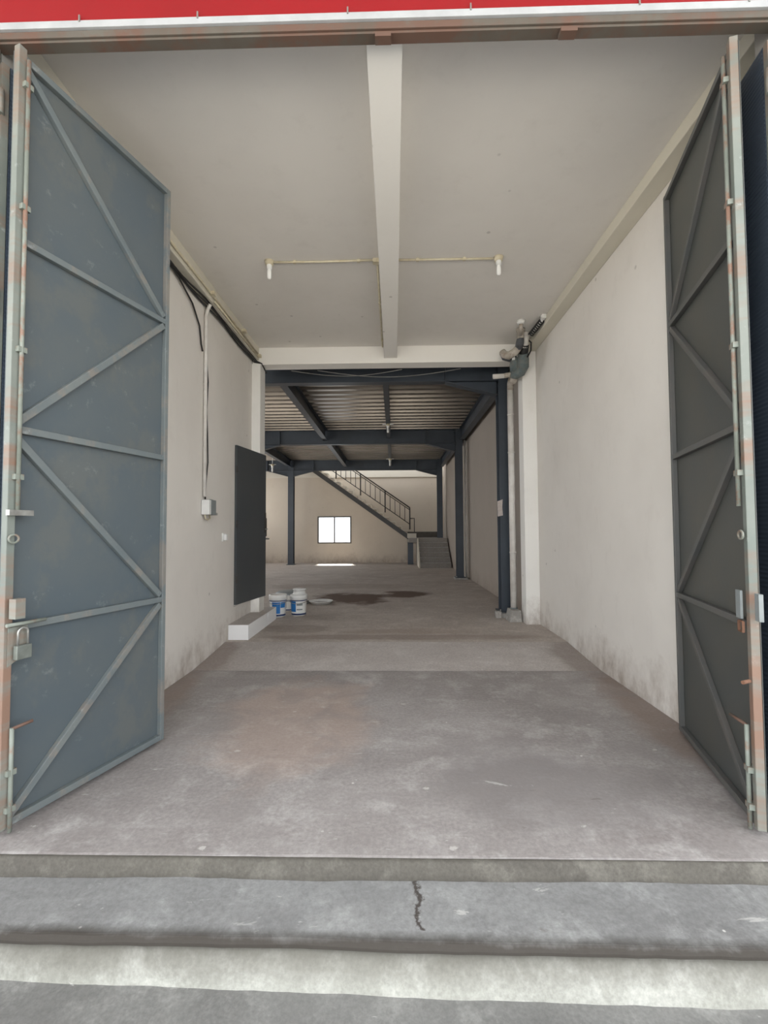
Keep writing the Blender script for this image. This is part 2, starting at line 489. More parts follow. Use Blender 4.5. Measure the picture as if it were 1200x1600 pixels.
struct(rough_slab(-3.6, 3.6, 2.315, 5.32, 0.0, -0.45, 0.008, seed=3), 'floor', 'floor_front', 'grey cast concrete floor slab inside the gate, worn and scuffed')
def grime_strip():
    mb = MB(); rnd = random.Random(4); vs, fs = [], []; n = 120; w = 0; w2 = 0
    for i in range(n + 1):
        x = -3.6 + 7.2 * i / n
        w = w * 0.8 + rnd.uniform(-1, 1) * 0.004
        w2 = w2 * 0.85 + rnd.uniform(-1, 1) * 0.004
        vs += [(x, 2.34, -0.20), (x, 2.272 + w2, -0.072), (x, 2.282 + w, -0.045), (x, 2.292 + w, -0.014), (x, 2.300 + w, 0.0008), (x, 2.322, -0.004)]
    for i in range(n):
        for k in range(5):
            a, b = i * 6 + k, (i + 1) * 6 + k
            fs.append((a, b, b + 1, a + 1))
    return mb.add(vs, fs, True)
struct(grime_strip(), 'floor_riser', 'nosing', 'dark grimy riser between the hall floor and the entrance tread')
ramp = MB().prism([(5.32, -0.4), (5.32, 0.001), (5.75, 0.030), (6.34, ZR), (6.34, -0.4)], 'x', XL - 0.1, XR + 0.1)
struct(ramp, 'floor_ramp', 'floor_ramp', 'paler concrete strip sloping gently up to the rear floor')
struct(MB().box(XW, XR + 0.2, 6.34, YB + 0.1, -0.4, ZR).box(XW, XL - 0.1, YF, 6.34, -0.4, ZR), 'floor_rear', 'floor_rear', 'grey concrete floor of the deep rear hall with a damp brown stain')

# entrance steps: lower tread with shadow gap, plastered kerb, pavement
tread = rough_slab(-3.6, 3.6, 1.935, 2.40, -0.076, -0.108, 0.006, skew=-0.020, lip=0.014, seed=5)
o = struct(tread, 'floor_step', 'step_top', 'grey concrete entrance tread with a dark crack near the middle')
o.modifiers.new('bevel', 'BEVEL').width = 0.008
def kerb():
    mb = MB(); rnd = random.Random(9); n = 100; vs, fs = [], []; w = 0
    prof = [(0.060, -0.112), (0.036, -0.120), (0.012, -0.135), (-0.014, -0.180), (-0.030, -0.240), (-0.040, -0.300), (-0.04, -0.50), (0.40, -0.50), (0.40, -0.118)]
    for i in range(n + 1):
        x = -3.6 + 7.2 * i / n
        w = w * 0.85 + rnd.uniform(-1, 1) * 0.003
        for k, (dy, z) in enumerate(prof):
            vs.append((x, 1.945 - 0.020 * x / 2 + dy + (w * (1.4 if k == 5 else 1.0) if k < 6 else 0), z - (0.010 * x / 2 if 1 < k < 6 else 0)))
    m = len(prof)
    for i in range(n):
        for k in range(m):
            a, b = i * m + k, (i + 1) * m + k
            a2, b2 = i * m + (k + 1) % m, (i + 1) * m + (k + 1) % m
            fs.append((a, b, b2, a2))
    return mb.add(vs, fs, True)
struct(kerb(), 'floor_kerb', 'kerb', 'pale plastered riser below the grey entrance tread')
struct(MB().prism([(-9, -0.7), (5, -0.7), (5, -0.310), (-9, -0.156)], 'y', -3.0, 2.0).box(3.6, 9.0, 1.9, 2.45, -0.7, -0.01).box(5.0, 9.0, -3.0, 1.9, -0.7, -0.31), 'floor_apron', 'apron', 'dark grey concrete pavement in front of the entrance step')
struct(MB().box(-40, 40, -45, -3.0, -0.8, -0.42), 'ground_street', 'street', 'concrete street outside the building')

# ------------------------------------------------------------------ walls
def wall_with_opening(x0, x1, y0, y1, z0, z1, hy0, hy1, hz0, hz1):
    mb = MB()
    mb.box(x0, x1, y0, hy0, z0, z1).box(x0, x1, hy1, y1, z0, z1)
    mb.box(x0, x1, hy0, hy1, z0, hz0).box(x0, x1, hy0, hy1, hz1, z1)
    return mb
struct(wall_with_opening(XL - 0.15, XL, YF, 7.46, -0.3, 4.9, 6.67, 7.44, 0.50, 2.84), 'wall_left', 'wall', 'off-white plastered wall left of the hall')
struct(MB().box(XR, XR + 0.15, YF, 7.60, -0.3, ZT), 'wall_right', 'wall', 'off-white plastered wall right of the hall with grimy foot')
struct(MB().box(XR, XR + 0.15, 7.60, YB + 0.15, -0.3, ZT), 'wall_right_rear', 'wall_rear_grey', 'unpainted grey-beige rendered wall along the right of the rear hall')
bw = MB()
WX0, WX1, WZ0, WZ1 = -3.62, -2.02, 0.99, 2.27
bw.box(XW, WX0, YB, YB + 0.15, -0.3, ZT).box(WX1, XR + 0.15, YB, YB + 0.15, -0.3, ZT)
bw.box(WX0, WX1, YB, YB + 0.15, -0.3, WZ0).box(WX0, WX1, YB, YB + 0.15, WZ1, ZT)
struct(bw, 'wall_back', 'wall_rear', 'beige plastered wall at the far back of the hall with a window')
struct(MB().box(XW, XR, YB - 0.05, YB, 4.10, 4.55), 'trim_1', 'stair_light', 'pale ring beam across the back wall above the stairs')
wl = MB().box(XW - 0.15, XW, 2.52, YB + 0.15, -0.3, 1.6).box(XW - 0.15, XW, 2.52, YB + 0.15, 4.0, ZT)  # side openings out of view, added to bring daylight into the rear hall
for y0, y1 in ((2.52, 8.8), (12.4, 13.2), (16.8, 17.6), (21.2, YB + 0.15)):
    wl.box(XW - 0.15, XW, y0, y1, 1.6, 4.0)
struct(wl, 'wall_left_rear', 'wall_rear', 'plastered outer wall of the neighbouring bay, with unseen openings added for light')
# facade piers and the wall above the openings
fc = MB()
fc.box(2.19, 9.0, 2.44, 2.52, -0.3, 4.385)
fc.box(2.9, 9.0, 2.44, 2.52, 4.385, ZT)
fc.box(2.14, 9.0, 2.52, 2.65, -0.3, ZT)
fc.box(-2.70, -2.32, 2.44, 2.52, -0.3, 4.385)
fc.box(-2.70, -2.26, 2.52, 2.65, -0.3, ZT)
fc.box(XW - 0.2, -6.9, 2.52, 2.65, -0.3, ZT)
fc.box(XW - 0.2, 2.6, 2.52, 2.65, ZC + 0.002, ZT)
struct(fc, 'wall_front', 'facade', 'facade wall around the gate openings')
# unseen roof, opened wide past the stairwell for more daylight, floor of the storey above the hall
rf = MB().box(XW - 0.2, XR + 0.15, YF, 16.0, ZT, ZT + 0.12)
struct(rf, 'ceiling_roof', 'roof', 'roof over the upper storey, cut back past the stairwell for more daylight')
struct(MB().box(XL - 0.15, XR, 2.515, 7.60, ZC, ZC + 0.25), 'ceiling', 'ceiling', 'flat off-white painted ceiling of the front hall')
struct(MB().box(XW, XL - 0.15, YF + 0.02, 7.80, ZC, ZC + 0.25), 'ceiling_bay', 'ceiling', 'flat ceiling of the neighbouring bay')

# hall beams and columns
struct(MB().box(-0.145, 0.065, 2.535, 7.475, 4.425, ZC), 'trim_2', 'beam_white', 'white ceiling beam running down the middle of the hall', bevel=0.006)
struct(MB().box(XL, XR, 7.48, 7.74, 4.35, 4.80), 'trim_3', 'beam_white', 'white cross beam where the front hall ends', bevel=0.005)
struct(MB().box(2.165, XR, 2.535, 7.48, 4.51, ZC), 'trim_4', 'beam_side', 'shallow cream beam along the top of the right wall', bevel=0.006)
struct(MB().box(XL, -2.22, 2.535, 7.48, 4.42, ZC), 'trim_5', 'beam_side', 'cream beam along the top of the left wall, carrying conduits', bevel=0.006)
struct(MB().box(2.105, XR, 7.48, 7.74, ZR - 0.1, 4.36), 'trim_6', 'column_white', 'white concrete column at the right of the inner opening', bevel=0.006)
struct(MB().box(XL - 0.15, -2.19, 7.46, 7.74, ZR - 0.1, 4.36), 'trim_7', 'column_white', 'white concrete column behind the charcoal door', bevel=0.006)

# ------------------------------------------------------------------ corrugated steel deck over the rear hall
def deck(x0, x1, y0, y1, z):
    mb = MB(); vs, fs = [], []
    pitch, y, prof = 0.3425, y0, []
    while y < y1:
        for dy, dz in ((0, 0), (0.130, 0), (0.150, 0.08), (0.3225, 0.08)):
            prof.append((min(y + dy, y1), z + dz))
        y += pitch
    prof.append((y1, z))
    for yy, zz in prof:
        vs += [(x0, yy, zz), (x1, yy, zz)]
    for i in range(len(prof) - 1):
        a = i * 2
        fs.append((a, a + 1, a + 3, a + 2))
    mb.add(vs, fs)
    mb.box(x0, x1, y0, y1, z + 0.085, z + 0.18)
    return mb
struct(deck(XL - 0.15, XR, 7.76, 20.62, ZD), 'ceiling_deck', 'deck', 'ribbed galvanised steel deck over the rear hall')
struct(deck(XW, XL - 0.15, 7.8, 20.62, ZD), 'ceiling_deck_bay', 'deck', 'ribbed galvanised steel deck over the left bay')
struct(deck(XW, -4.4, 20.62, YB, ZD), 'ceiling_deck_end', 'deck', 'ribbed steel deck beside the stairwell')

# ------------------------------------------------------------------ steel frame
def h_column(x, y, w, d, z1, label, z0=ZR, base=True):
    t = thing('steel_column', (x, y, z0), label, 'column', 'navy steel columns of the rear hall')
    zb = z0 + (0.02 if base else 0)
    MB().box(x - w / 2, x + w / 2, y - d / 2, y - d / 2 + 0.014, zb, z1).build('flange', 'steel_navy', t)
    MB().box(x - w / 2, x + w / 2, y + d / 2 - 0.014, y + d / 2, zb, z1).build('flange', 'steel_navy', t)
    MB().box(x - 0.005, x + 0.005, y - d / 2 + 0.014, y + d / 2 - 0.014, zb, z1).build('web', 'steel_navy', t)
    if base:
        p = MB().box(x - w / 2 - 0.05, x + w / 2 + 0.05, y - d / 2 - 0.05, y + d / 2 + 0.05, z0, zb).build('base_plate', 'steel_navy', t)
        for i in (-1, 1):
            MB().lathe((x + i * (w / 2 + 0.025), y - d / 2 - 0.025, zb), [(0, 0.03), (0.014, 0.03), (0.014, 0)], 6).build('bolt', 'steel', p)
    # stiffener plates where the beam meets the column
    for zz in (4.30, 4.06):
        MB().box(x - w / 2, x + w / 2, y - d / 2 + 0.014, y + d / 2 - 0.014, zz, zz + 0.012).build('stiffener', 'steel_navy', t)
    return t
h_column(1.975, 8.32, 0.19, 0.24, ZD, 'navy steel column beside the white drain pipe', z0=ZR + 0.07, base=True)
h_column(2.035, 14.42, 0.21, 0.26, ZD, 'navy steel column halfway along the right wall', z0=ZR + 0.045, base=True)
h_column(2.035, 20.52, 0.23, 0.26, ZD, 'navy steel column standing beside the stair landing', base=False)
h_column(-4.62, 20.60, 0.25, 0.26, ZD, 'lone navy steel column left of the rear window')
h_column(-4.62, 14.42, 0.25, 0.26, ZD, 'navy steel column of the left bay, hidden behind the charcoal door')

def i_beam_x(x0, x1, y, w, zb, zt, label, haunches=()):
    t = thing('steel_beam', ((x0 + x1) / 2, y, zb), label, 'beam', 'navy steel beams across the rear hall')
    MB().box(x0, x1, y - w / 2, y + w / 2, zb, zb + 0.016).build('bottom_flange', 'steel_navy', t)
    MB().box(x0, x1, y - w / 2, y + w / 2, zt - 0.016, zt).build('top_flange', 'steel_navy', t)
    MB().box(x0, x1, y - 0.006, y + 0.006, zb + 0.016, zt - 0.016).build('web', 'steel_navy', t)
    for xc, sgn in haunches:            # tapered bracket growing towards the column at xc
        xa = xc + sgn * 0.92
        h = MB().prism([(xa, zb), (xc, zb), (xc, zb - 0.24)], 'y', y - 0.007, y + 0.007).build('haunch', 'steel_navy', t)
        MB().bar((xa, y, zb - 0.006), (xc, y, zb - 0.246), w, 0.014).build('haunch_flange', 'steel_navy', h)
        MB().box(xa - 0.006, xa + 0.006, y - w / 2 - 0.002, y - 0.006, zb + 0.016, zt - 0.016).build('stiffener', 'steel_navy', t)
        for kz in (0.08, 0.2, 0.32):
            MB().lathe((xc + sgn * 0.02, y - w / 2 + 0.04, zb + kz), [(0, -0.02), (0.013, -0.02), (0.013, 0.01)], 6, axis='y').build('bolt', 'steel_navy', t)
    return t
i_beam_x(XW, 1.87, 8.32, 0.18, 4.28, ZD, 'nearest navy steel beam just behind the white cross beam', ((1.87, -1),))
i_beam_x(XW, 1.92, 14.40, 0.18, 4.30, ZD, 'middle navy steel beam carrying a small lamp', ((1.92, -1), (-4.50, 1)))
i_beam_x(XW, 1.92, 20.52, 0.18, 4.28, ZD, 'farthest navy steel beam in front of the stairwell', ((1.92, -1), (-4.50, 1), (-4.74, -1)))
def i_beam_y(x, y0, y1, w, zb, zt, label):
    t = thing('steel_joist', (x, (y0 + y1) / 2, zb), label, 'joist', 'navy steel joists under the deck')
    MB().box(x - w / 2, x + w / 2, y0, y1, zb, zb + 0.012).build('bottom_flange', 'steel_navy', t)
    MB().box(x - w / 2, x + w / 2, y0, y1, zt - 0.012, zt).build('top_flange', 'steel_navy', t)
    MB().box(x - 0.005, x + 0.005, y0, y1, zb + 0.012, zt - 0.012).build('web', 'steel_navy', t)
for x, w, zb, nm in ((-2.14, 0.15, 4.42, 'left'), (-0.15, 0.11, 4.46, 'middle'), (2.12, 0.16, 4.40, 'right'), (-4.62, 0.15, 4.42, 'far left')):
    for (y0, y1, bay) in ((8.42, 14.30, 'nearer'), (14.50, 20.42, 'farther')):
        where = {'left': 'left of the lamps', 'middle': 'down the middle, with a lamp at its end', 'right': 'tight along the right wall',
                 'far left': 'at the lone column, far left'}[nm]
        i_beam_y(x, y0, y1, w, zb, ZD - 0.002, 'navy steel joist %s, %s bay' % (where, bay))

# ------------------------------------------------------------------ folding gates
def gate(N, F, J, sgn, label, sheet='gate_sheet', frame='gate_frame'):
    """N near free edge, F fold, J jamb hinge (x, y); sgn +1 when the braced face looks towards +x"""
    Z0, Z1 = 0.035, 4.29
    t = thing('folding_gate', (N[0], N[1], 0.0), label, 'gate', 'folding steel gates of the entrance')
    d = Vector((F[0] - N[0], F[1] - N[1], 0)); ln = d.length; d.normalize()
    nrm = Vector((d.y, -d.x, 0))
    if nrm.x * sgn < 0: nrm = -nrm
    def P(s, z, off=0.0):
        p = Vector((N[0], N[1], 0)) + d * (s * ln) + nrm * off
        return (p.x, p.y, z)
    leaf = MB().bar(P(0.0, (Z0 + Z1) / 2, -0.002), P(1.0, (Z0 + Z1) / 2, -0.002), 0.004, Z1 - Z0).build('leaf_sheet', sheet, t)
    up = tuple(nrm)
    def member(name, a, b, w, h, mat, parent=leaf, off=None):
        pa, pb = P(a[0], a[1], h / 2 if off is None else off), P(b[0], b[1], h / 2 if off is None else off)
        return MB().bar(pa, pb, w, h, up).build(name, mat, parent, bevel=0.003)
    member('stile', (0.018, Z0), (0.018, Z1 + 0.03), 0.042, 0.042, 'gate_stile')
    member('stile', (0.985, Z0), (0.985, Z1), 0.034, 0.036, frame)
    for z, nm in ((Z0 + 0.02, 'rail'), (1.085, 'rail'), (2.165, 'rail'), (3.225, 'rail'), (Z1 - 0.02, 'rail')):
        member(nm, (0.034, z), (0.97, z), 0.040, 0.034, frame)
    for a, b in (((0.04, 4.235), (0.96, 3.26)), ((0.04, 2.20), (0.96, 3.19)), ((0.04, 2.12), (0.96, 1.12)), ((0.04, 0.075), (0.96, 1.05))):
        member('brace', a, b, 0.042, 0.032, frame)
    # fold hinge barrels
    for z in (0.35, 1.6, 2.9, 4.05):
        MB().tube([P(1.0, z - 0.06, 0.0), P(1.0, z + 0.06, 0.0)], 0.014, 10).build('hinge', 'gate_stile', leaf)
    # drop bolts along the free edge
    rod_s = 0.036
    r1 = MB().tube([P(rod_s, 1.72, 0.058), P(rod_s, 4.25, 0.058)], 0.011, 8).build('bolt_rod', 'rod', leaf)
    for z in (1.9, 2.6, 3.4, 4.1):
        MB().bar(P(rod_s - 0.02, z, 0.05), P(rod_s + 0.02, z, 0.05), 0.03, 0.035, up).build('rod_guide', 'rod', r1)
    r2 = MB().tube([P(rod_s, 0.02, 0.058), P(rod_s, 0.56, 0.058)], 0.011, 8).build('bolt_rod', 'rod', leaf)
    MB().tube([P(rod_s, 0.555, 0.058), P(rod_s + 0.07, 0.575, 0.10)], 0.009, 8).build('rod_handle', 'rust', r2)
    for z in (0.14, 0.33):
        MB().bar(P(rod_s - 0.02, z, 0.05), P(rod_s + 0.02, z, 0.05), 0.03, 0.035, up).build('rod_guide', 'rod', r2)
    # eye ring
    ring = [P(0.02 + 0.022 * math.cos(a), 1.565 + 0.022 * math.sin(a), 0.062) for a in [k * PI / 6 for k in range(13)]]
    MB().tube(ring, 0.006, 8, False).build('eye_ring', 'rod', leaf)
    if sgn > 0:
        MB().bar(P(-0.01, 1.705, 0.062), P(0.10, 1.705, 0.062), 0.03, 0.03, up).build('rod_handle', 'steel', r1)
        MB().bar(P(0.03, 1.14, 0.085), P(0.03, 1.245, 0.085), 0.05, 0.05, up).build('lock_box', 'gate_stile', leaf)
        MB().tube([P(-0.01, 1.108, 0.075), P(0.17, 1.108, 0.075)], 0.010, 10).build('slide_bolt', 'rod', leaf)
        MB().prism([(0, 0)], 'z', 0, 0) if False else None
        pl = MB()
        poly = [(0.015, 1.09), (0.11, 1.09), (0.11, 0.955), (0.085, 0.915), (0.05, 0.905), (0.015, 0.885)]
        vs = [P(s / 1.1, z, o_) for o_ in (0.044, 0.050) for s, z in poly]
        n = len(poly)
        pl.add(vs, [tuple(range(n)), tuple(range(2 * n - 1, n - 1, -1))] + [(i, (i + 1) % n, (i + 1) % n + n, i + n) for i in range(n)])
        pl.build('lock_plate', 'gate_stile', leaf)
    else:
        MB().bar(P(0.06, 1.115, 0.06), P(0.06, 1.265, 0.06), 0.055, 0.012, up).build('lock_plate', 'grey_plastic', leaf)
        bk = MB()
        for a, b in (((0.03, 1.10), (0.07, 1.10)), ((0.07, 1.10), (0.07, 1.045)), ((0.07, 1.045), (0.03, 1.045)), ((0.03, 1.045), (0.03, 1.10))):
            bk.bar(P(a[0], a[1], 0.06), P(b[0], b[1], 0.06), 0.007, 0.012, up)
        bk.build('bolt_keeper', 'rust_orange', leaf)
        MB().tube([P(0.0, 0.80, 0.055), P(-0.03, 0.80, 0.10)], 0.010, 8).build('bolt_keeper', 'rust_orange', leaf)
        MB().bar(P(-0.02, 1.19, 0.02), P(-0.055, 1.19, 0.02), 0.14, 0.02, up).build('lock_plate', 'grey_plastic', leaf)
    # second leaf, its ribbed outer face turned towards the first
    d2 = Vector((F[0] - J[0], F[1] - J[1], 0)); l2 = d2.length; d2.normalize()
    n2 = Vector((d2.y, -d2.x, 0))
    if n2.x * sgn < 0: n2 = -n2
    def Q(s, z, off=0.0):
        p = Vector((J[0], J[1], 0)) + d2 * (s * l2) + n2 * off
        return (p.x, p.y, z)
    sh = MB(); nr = 170
    vs, fs = [], []
    for i in range(nr * 2 + 1):
        z = Z0 + (Z1 - Z0) * i / (nr * 2)
        off = 0.004 if i % 2 else 0.0
        vs += [Q(0.02, z, off), Q(0.985, z, off), Q(0.985, z, -0.006), Q(0.02, z, -0.006)]
    for i in range(nr * 2):
        a = i * 4
        for k in range(4):
            fs.append((a + k, a + (k + 1) % 4, a + 4 + (k + 1) % 4, a + 4 + k))
    sh.add(vs, fs)
    l2o = sh.build('leaf_sheet', 'gate_out', t)
    for s in (0.0, 0.985):
        MB().bar(Q(s, Z0, -0.018), Q(s, Z1, -0.018), 0.036, 0.036, tuple(n2)).build('stile', 'gate_stile' if s == 0 else 'gate_frame', l2o)
    for z in (Z0 + 0.02, 2.165, Z1 - 0.02):
        MB().bar(Q(0.02, z, -0.024), Q(0.97, z, -0.024), 0.036, 0.036, tuple(n2)).build('rail', 'gate_frame', l2o)
    for z in (0.35, 1.6, 2.9, 4.05):
        MB().tube([Q(-0.02, z - 0.07, 0.0), Q(-0.02, z + 0.07, 0.0)], 0.018, 10).build('hinge', 'gate_stile', l2o)
    return P
PLf = gate((-2.105, 2.425), (-1.785, 3.52), (-2.215, 2.50), 1, 'slate-blue folding steel gate on the left, with padlock on its free edge')
PRf = gate((1.910, 2.475), (2.245, 3.70), (2.075, 2.50), -1, 'shade-darkened folding steel gate on the right, standing against the off-white wall', 'gate_sheet_shaded', 'gate_frame_shaded')

# padlock hanging from the left gate
pc = PLf(0.065, 1.0, 0.075)
lock = thing('padlock', (pc[0], pc[1], 0.90), 'grey metal padlock with steel shackle hanging on the left gate', 'padlock')
a_, b_ = Vector(PLf(0.03, 0, 0.075)), Vector(PLf(0.10, 0, 0.075))
MB().bar((a_.x, a_.y, 0.955), (b_.x, b_.y, 0.955), 0.03, 0.075).build('body', 'brass', lock, bevel=0.004)
sh = []
q0, q1 = a_.lerp(b_, 0.18), a_.lerp(b_, 0.82)
for k in range(11):
    a = PI * k / 10
    m = q0.lerp(q1, 0.5 - 0.5 * math.cos(a))
    sh.append((m.x, m.y, 1.06 + 0.024 * math.sin(a)))
MB().tube([(q0.x, q0.y, 0.985)] + sh + [(q1.x, q1.y, 0.985)], 0.006, 8).build('shackle', 'steel', lock)

# ------------------------------------------------------------------ head of the opening: rusty frame, red sign
fr = thing('gate_head_frame', (0, 2.45, 4.39), 'rusty grey steel head frame spanning the top of the entrance', 'frame')
MB().box(-2.62, 2.60, 2.455, 2.515, 4.392, 4.432).build('head_bar', 'rust', fr, bevel=0.004)
MB().box(-2.62, 2.60, 2.47, 2.53, 4.378, 4.392).build('stop_strip', 'rust', fr)
for x in (-0.045, 0.985):
    MB().box(x - 0.045, x + 0.045, 2.46, 2.51, 4.352, 4.378).build('bolt_socket', 'rust', fr)
for x0, x1 in ((-2.32, -2.25), (2.115, 2.19)):
    MB().box(x0, x1, 2.43, 2.50, -0.05, 4.392).build('jamb', 'rust', fr)
sg = thing('red_sign_board', (0, 2.45, 4.433), 'red sign board with white lower edge above the entrance', 'sign')
MB().box(-7.6, 2.9, 2.45, 2.51, 4.474, 5.60).build('panel', 'red', sg)
MB().box(-7.6, 2.9, 2.44, 2.515, 4.433, 4.474).build('edge_trim', 'white_trim', sg, bevel=0.003)
for x in (-1.08, -0.24, 0.44, 1.36, 1.95, -1.75):
    MB().bar((x, 2.438, 4.462), (x, 2.438, 4.500), 0.008, 0.006, (0, 1, 0)).build('clip', 'steel', sg)
struct(MB().box(-7.6, 2.9, -0.8, 2.50, 5.60, 5.75), 'ceiling_shade_canopy', 'facade', 'unseen concrete canopy added above the sign board to shade the steps')  # overhang out of view, added to keep sky light off the steps

# ------------------------------------------------------------------ charcoal door, its white step, sill
dr = bpy.data.objects.new('door_1', None)
col.objects.link(dr); dr.location = (XL + 0.005, 6.67, 0.53); WLOC[dr.name] = (XL + 0.005, 6.67, 0.53)
dr['kind'] = 'structure'
A, B = Vector((XL + 0.02, 6.66, 0)), Vector((-2.150, 7.62, 0))
dl = MB().bar((A.x, A.y, 1.695), (B.x, B.y, 1.695), 0.036, 2.33).build('leaf', 'door_slate', dr, bevel=0.003)
dv = (B - A).normalized(); dn = Vector((dv.y, -dv.x, 0))
if dn.x < 0: dn = -dn
def DP(s, z, off):
    p = A + (B - A) * s + dn * off
    return (p.x, p.y, z)
MB().bar(DP(0.965, 1.57, 0.021), DP(0.965, 1.90, 0.021), 0.05, 0.012, tuple(dn)).build('lock_plate', 'rail_dark', dl)
MB().tube([DP(0.965, 1.63, 0.02), DP(0.965, 1.63, 0.06), DP(0.90, 1.63, 0.065)], 0.010, 8).build('handle', 'steel', dl)
MB().bar(DP(0.995, 1.66, 0.0), DP(1.02, 1.66, 0.0), 0.05, 0.30).build('latch_case', 'rail_dark', dl)
MB().tube([DP(1.0, 1.47, 0.02), DP(1.0, 1.47, 0.07), DP(0.94, 1.47, 0.075)], 0.012, 8).build('knob', 'steel', dl)
for z in (0.9, 1.7, 2.5):
    MB().tube([DP(0.0, z - 0.05, 0.02), DP(0.0, z + 0.05, 0.02)], 0.012, 8).build('hinge', 'rail_dark', dl)
st = thing('door_step', (-2.19, 7.2, ZR), 'white painted concrete step under the charcoal side door', 'step')
MB().box(XL, -2.045, 6.45, 7.455, ZR - 0.02, 0.285).box(-2.185, -2.045, 7.455, 7.98, ZR - 0.02, 0.285).build('body', 'step_white', st, bevel=0.006)
MB().box(XL, -2.05, 6.455, 7.45, 0.285, 0.289).box(-2.185, -2.05, 7.45, 7.975, 0.285, 0.289).build('tread', 'floor_ramp', st)

# ------------------------------------------------------------------ rear window
wn = bpy.data.objects.new('window_1', None)
col.objects.link(wn); wn.location = (-2.82, YB, WZ0); WLOC[wn.name] = (-2.82, YB, WZ0)
wn['kind'] = 'structure'
fm = MB()
for (x0, x1, z0, z1) in ((WX0, WX0 + 0.06, WZ0, WZ1), (WX1 - 0.06, WX1, WZ0, WZ1), (WX0 + 0.06, WX1 - 0.06, WZ0, WZ0 + 0.06), (WX0 + 0.06, WX1 - 0.06, WZ1 - 0.06, WZ1)):
    fm.box(x0, x1, YB - 0.01, YB + 0.08, z0, z1)
fm.build('window_frame', 'aluminium', wn)
mid = (WX0 + WX1) / 2
MB().box(mid - 0.03, mid + 0.03, YB, YB + 0.07, WZ0 + 0.06, WZ1 - 0.06).build('mullion', 'aluminium', wn)
for x0, x1 in ((WX0 + 0.06, mid - 0.03), (mid + 0.03, WX1 - 0.06)):
    MB().box(x0, x1, YB + 0.03, YB + 0.036, WZ0 + 0.06, WZ1 - 0.06).build('pane', 'glass', wn)

# ------------------------------------------------------------------ staircase
sc = thing('staircase', (1.5, 18.5, ZR), 'concrete staircase turning at a landing against the back wall, steel railing', 'staircase')
SX0, SX1 = 1.03, XR - 0.06
ZL = 1.25
rise1 = (ZL - ZR) / 6
for k in range(6):
    y0 = 18.45 + 0.28 * k
    y1 = 18.45 + 0.28 * 5 + 0.02 if k < 5 else YB
    MB().box(SX0 if k < 5 else 0.62, SX1, y0, y0 + 0.30 if k < 5 else YB, ZR + (rise1 * k if k < 5 else rise1 * 5), ZR + rise1 * (k + 1)).build('step' if k < 5 else 'landing', 'stair_concrete', sc, bevel=0.006)
for k in range(5):
    y0 = 18.45 + 0.28 * k
    MB().box(SX0 + 0.01, SX1 - 0.01, y0 - 0.025, y0 + 0.27, ZR + rise1 * (k + 1), ZR + rise1 * (k + 1) + 0.022).build('tread', 'pad', sc)
# body under the lower flight
MB().prism([(18.46, ZR), (19.85, ZR + rise1 * 5), (19.85, ZR)], 'x', SX0 + 0.002, SX1 - 0.002).box(SX0 + 0.002, SX1 - 0.002, 19.85, YB, ZR, ZR + rise1 * 5).build('flight_body', 'stair_concrete', sc)
MB().prism([(18.42, ZR), (18.42, ZR + rise1), (19.86, ZL), (19.86, ZR)], 'x', SX0 - 0.05, SX0).build('side_wall', 'stair_light', sc)
MB().box(0.62, SX1, YB - 0.02, YB, ZL, ZL + 0.27).build('skirting', 'skirting', sc)
MB().box(0.60, 0.84, 20.50, 20.70, ZR, ZL - 0.18).build('post', 'steel_navy', sc)
run, slope2 = 0.277, 0.714
rise2 = run * slope2
x0s = 0.62
nst = 17
def zs(x): return 1.385 + (0.496 - x) * slope2          # centre line of the stringers
for yy in (20.62, YB - 0.05):
    MB().bar((x0s + 0.06, yy, zs(x0s + 0.06)), (x0s - run * nst, yy, zs(x0s - run * nst)), 0.05, 0.19, (0, 0, 1)).build('stringer', 'rail_dark', sc)
for k in range(nst):
    xa = x0s - run * k
    zt = zs(xa - run) + 0.115
    MB().box(xa - run - 0.02, xa, 20.60, YB - 0.02, zt - 0.05, zt).box(xa - run - 0.02, xa - run + 0.02, 20.60, YB - 0.02, zt, zt + rise2 - 0.05).build('step', 'stair_light', sc)
# railing
RY = 20.60
def rt(x): return 2.605 + (0.695 - x) * 0.70
MB().tube([(0.70, RY, rt(0.70)), (-3.4, RY, rt(-3.4))], 0.028, 10).build('handrail', 'rail_dark', sc)
MB().tube([(0.70, RY, rt(0.70) - 0.74), (-3.4, RY, rt(-3.4) - 0.74)], 0.018, 8).build('bottom_rail', 'rail_dark', sc)
MB().tube([(0.70, RY, rt(0.70) - 0.10), (-3.4, RY, rt(-3.4) - 0.10)], 0.018, 8).build('middle_rail', 'rail_dark', sc)
k, x = 0, 0.70
while x > -3.4:
    if k % 5 == 0:
        MB().tube([(x, RY, rt(x) - 0.98), (x, RY, rt(x))], 0.028, 8).build('post', 'rail_dark', sc)
    else:
        MB().tube([(x, RY, rt(x) - 0.74), (x, RY, rt(x) - 0.10)], 0.015, 6).build('baluster', 'rail_dark', sc)
    x -= 0.22; k += 1
MB().tube([(0.70, RY, 2.12), (0.90, RY, 2.12), (0.90, RY, ZL)], 0.022, 8).build('newel', 'rail_dark', sc)
MB().box(0.58, 0.98, 20.46, 20.72, ZL, ZL + 0.20).build('plinth', 'stair_light', sc)

